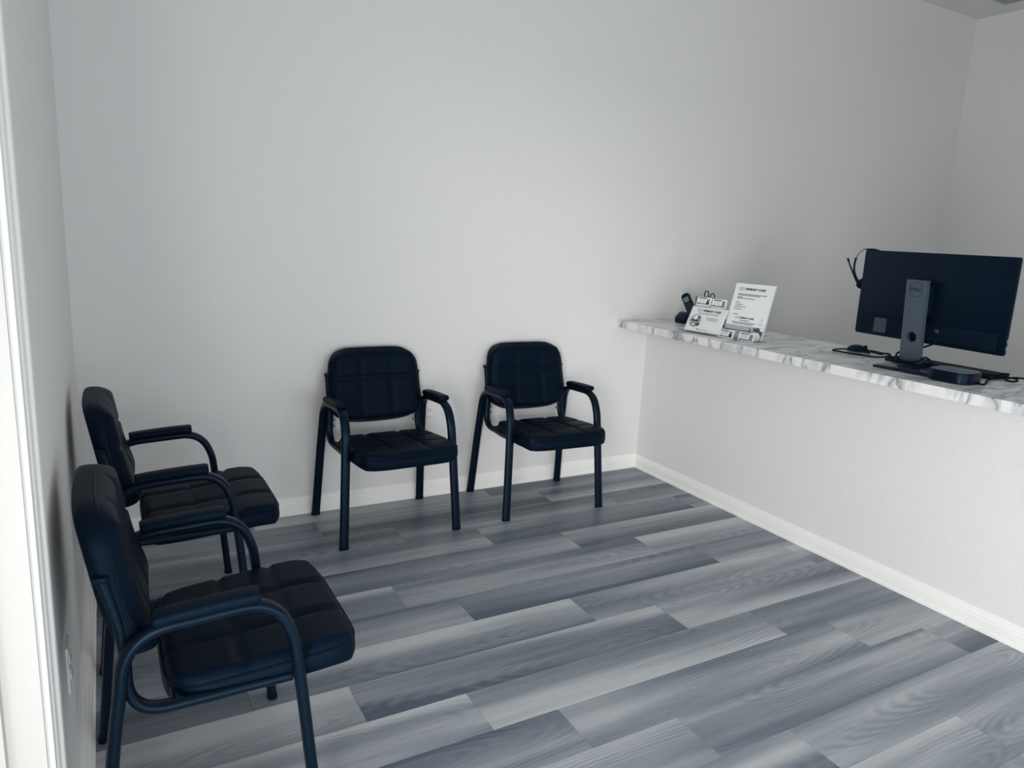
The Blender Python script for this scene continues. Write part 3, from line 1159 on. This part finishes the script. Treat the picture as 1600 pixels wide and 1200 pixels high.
cup = empty('desk_cup', (3.07, 3.165, ZT))
tag(cup, 'grey rounded desk cup standing behind the low sign', 'cup')
cbm = bmesh.new()
n = 28
rings = []
for r_, z in ((0.040, 0.0), (0.046, 0.006), (0.050, 0.142), (0.0515, 0.150), (0.049, 0.152), (0.047, 0.144), (0.043, 0.008)):
    rings.append([cbm.verts.new((r_ * math.cos(2 * PI * k / n), r_ * math.sin(2 * PI * k / n), z)) for k in range(n)])
for a_, b_ in zip(rings, rings[1:]):
    for k in range(n):
        cbm.faces.new((a_[k], a_[(k + 1) % n], b_[(k + 1) % n], b_[k]))
cbm.faces.new(rings[0][::-1])
cbm.faces.new(rings[-1])
from_bm('cup_body', cbm, M_CUP, cup, True, None, 0.6)
sc = empty('scissors', (3.07, 3.135, ZT + 0.009))
tag(sc, 'pair of scissors standing handles up in the grey cup', 'scissors')
for s, y0, z0 in ((1, 0.012, 0.158), (-1, -0.036, 0.148)):
    pts = []
    for k in range(20):
        a = 2 * PI * k / 20
        pts.append(Vector((0, y0 + 0.0165 * math.cos(a), z0 + 0.022 * math.sin(a))))
    sweep('handle_loop', pts, (1, 0, 0), 0.003, 0.0028, M_BLACKPL, sc, 2.0, 8, True)
    sweep('blade', [Vector((0.002 * s, y0 + 0.002, z0 - 0.018)), Vector((0.001 * s, 0.012, 0.06)), Vector((0.001 * s, 0.020 + 0.004 * s, 0.0))],
          (1, 0, 0), 0.001, 0.005, M_CHROME, sc, 3, 8)
st = empty('stapler', (3.06, 2.93, ZT))
tag(st, 'small black stapler half hidden between the two sign holders', 'stapler')
box('base', (-0.018, -0.06, 0), (0.018, 0.06, 0.012), M_BLACKPL, st, 0.003)
box('top_arm', (-0.016, -0.058, 0.022), (0.016, 0.062, 0.046), M_BLACKPL, st, 0.006)
box('hinge', (-0.014, 0.04, 0.010), (0.014, 0.058, 0.026), M_CHROME, st, 0.002)

# ------------------------------------------------------------------ mouse, keyboard, dock, cables
ms = empty('computer_mouse', (3.04, 2.105, ZT), 0.12)
tag(ms, 'black computer mouse lying inside its own cable loop on the counter', 'mouse')
mb = bmesh.new()
N = 20
rings = []
for i in range(9):
    t = i / 8
    z = 0.004 + 0.032 * t
    s = math.sqrt(max(0.0, 1 - (t * 0.985) ** 2.2))
    rings.append([mb.verts.new((0.031 * s * math.cos(2 * PI * k / N), 0.054 * s * math.sin(2 * PI * k / N) + 0.006 * t, z)) for k in range(N)])
for a_, b_ in zip(rings, rings[1:]):
    for k in range(N):
        mb.faces.new((a_[k], a_[(k + 1) % N], b_[(k + 1) % N], b_[k]))
mb.faces.new(rings[0][::-1])
mb.faces.new(rings[-1])
from_bm('shell', mb, M_BLACKPL, ms, True)
from_bm('base_rim', prism_bm([(0.0325 * math.cos(2 * PI * k / 28), 0.0555 * math.sin(2 * PI * k / 28)) for k in range(28)], 0.0, 0.006, 0.0015),
        M_GREYTOP, ms, True, None, 0.5)
from_bm('scroll_wheel', cylinder_bm(0.008, 0.006, 16, 'X'), M_BLACKMATT, ms, True, Matrix.Translation((0, -0.030, 0.030)), 0.6)
R = Matrix.Rotation(-0.12, 3, 'Z')


def mp_(x, y, z=0.0045):
    return R @ Vector((x - 3.04, y - 2.105, z))


tube('cable', [mp_(3.047, 2.05, 0.012), mp_(3.09, 2.03), mp_(3.125, 2.035), mp_(3.15, 2.028), mp_(3.10, 1.985), mp_(3.0, 1.965),
               mp_(2.965, 1.99), mp_(2.955, 2.05), mp_(2.94, 2.12), mp_(2.94, 2.165), mp_(2.98, 2.185), mp_(3.05, 2.187), mp_(3.11, 2.16),
               mp_(3.14, 2.10), mp_(3.13, 2.05), mp_(3.10, 2.0, 0.009), mp_(3.06, 1.965), mp_(3.04, 1.95)], 0.0034, M_BLACKMATT, ms, 8, 8)

kb = empty('keyboard', (3.03, 1.70, ZT), 0.02)
tag(kb, 'black keyboard lying behind the monitor base, only its ends showing', 'keyboard')
box('body', (-0.065, -0.222, 0.0), (0.065, 0.222, 0.014), M_BLACKPL, kb, 0.004)
kk = bmesh.new()
for r_ in range(5):
    for c_ in range(20):
        x, y = -0.046 + 0.023 * r_, -0.205 + 0.0215 * c_
        box_bm((x - 0.0095, y - 0.0092, 0.0135), (x + 0.0095, y + 0.0092, 0.019), bm=kk)
tag(from_bm('keys', kk, M_BLACKMATT, kb), kind='stuff')

dk = empty('docking_box', (2.775, 1.513, ZT), 0.04)
tag(dk, 'low rounded black box with a grey top beside the monitor base', 'electronics box')
from_bm('body', prism_bm(rounded_outline(0.140, 0.155, 0.045, 8), 0.002, 0.043, 0.004), M_BLACKPL, dk, True, None, 0.5)
from_bm('top_panel', prism_bm(rounded_outline(0.130, 0.145, 0.041, 8), 0.0428, 0.0445, 0.0006), M_GREYTOP, dk, True, None, 0.5)
for k in range(4):
    box('vent_rib', (-0.0715, -0.034, 0.010 + 0.007 * k), (-0.0692, 0.034, 0.0125 + 0.007 * k), M_GLOSSBLACK, dk)

cbl = tag(tube('power_cable', [(2.78, 1.430, 0.928), (2.8, 1.420, 0.9245), (2.86, 1.440, 0.9245), (2.91, 1.465, 0.9245),
    (2.96, 1.475, 0.926), (3.02, 1.500, 0.930), (3.06, 1.485, 0.938), (3.04, 1.455, 0.944),
    (3.0, 1.450, 0.940), (2.985, 1.470, 0.934), (3.02, 1.485, 0.929), (3.07, 1.460, 0.927),
    (3.06, 1.430, 0.9245), (3.0, 1.420, 0.9245), (2.98, 1.435, 0.930), (3.04, 1.435, 0.934),
    (3.1, 1.395, 0.930), (3.12, 1.335, 0.9245), (3.1, 1.255, 0.9245)], 0.0036, M_BLACKMATT, None, 8, 8),
          'black cable knotted into a loop at the right end of the counter', 'cable')
tag(tube('video_cable', [(2.94, 1.690, 1.075), (2.928, 1.692, 1.045), (2.925, 1.70, 1.028), (2.930, 1.735, 1.010), (2.945, 1.79, 0.985),
                         (2.935, 1.838, 0.972), (2.915, 1.842, 0.960), (2.890, 1.815, 0.948), (2.878, 1.77, 0.944), (2.880, 1.725, 0.952),
                         (2.90, 1.712, 0.970), (2.90, 1.690, 0.965), (2.88, 1.655, 0.948), (2.87, 1.62, 0.936), (2.86, 1.595, 0.933),
                         (2.835, 1.578, 0.945)], 0.0040, M_BLACKMATT, None, 8, 8),
    'black cable winding round the foot of the monitor stand', 'cable')
tag(tube('usb_cable', [(2.865, 1.80, 0.9345), (2.855, 1.76, 0.9345), (2.85, 1.72, 0.936), (2.872, 1.69, 0.9345), (2.855, 1.66, 0.936),
                       (2.84, 1.69, 0.937), (2.85, 1.73, 0.940), (2.86, 1.69, 0.942), (2.83, 1.62, 0.9345), (2.80, 1.585, 0.936)],
         0.0032, M_BLACKMATT, None, 8, 8),
    'thin black cable bunched on the glossy monitor base', 'cable')
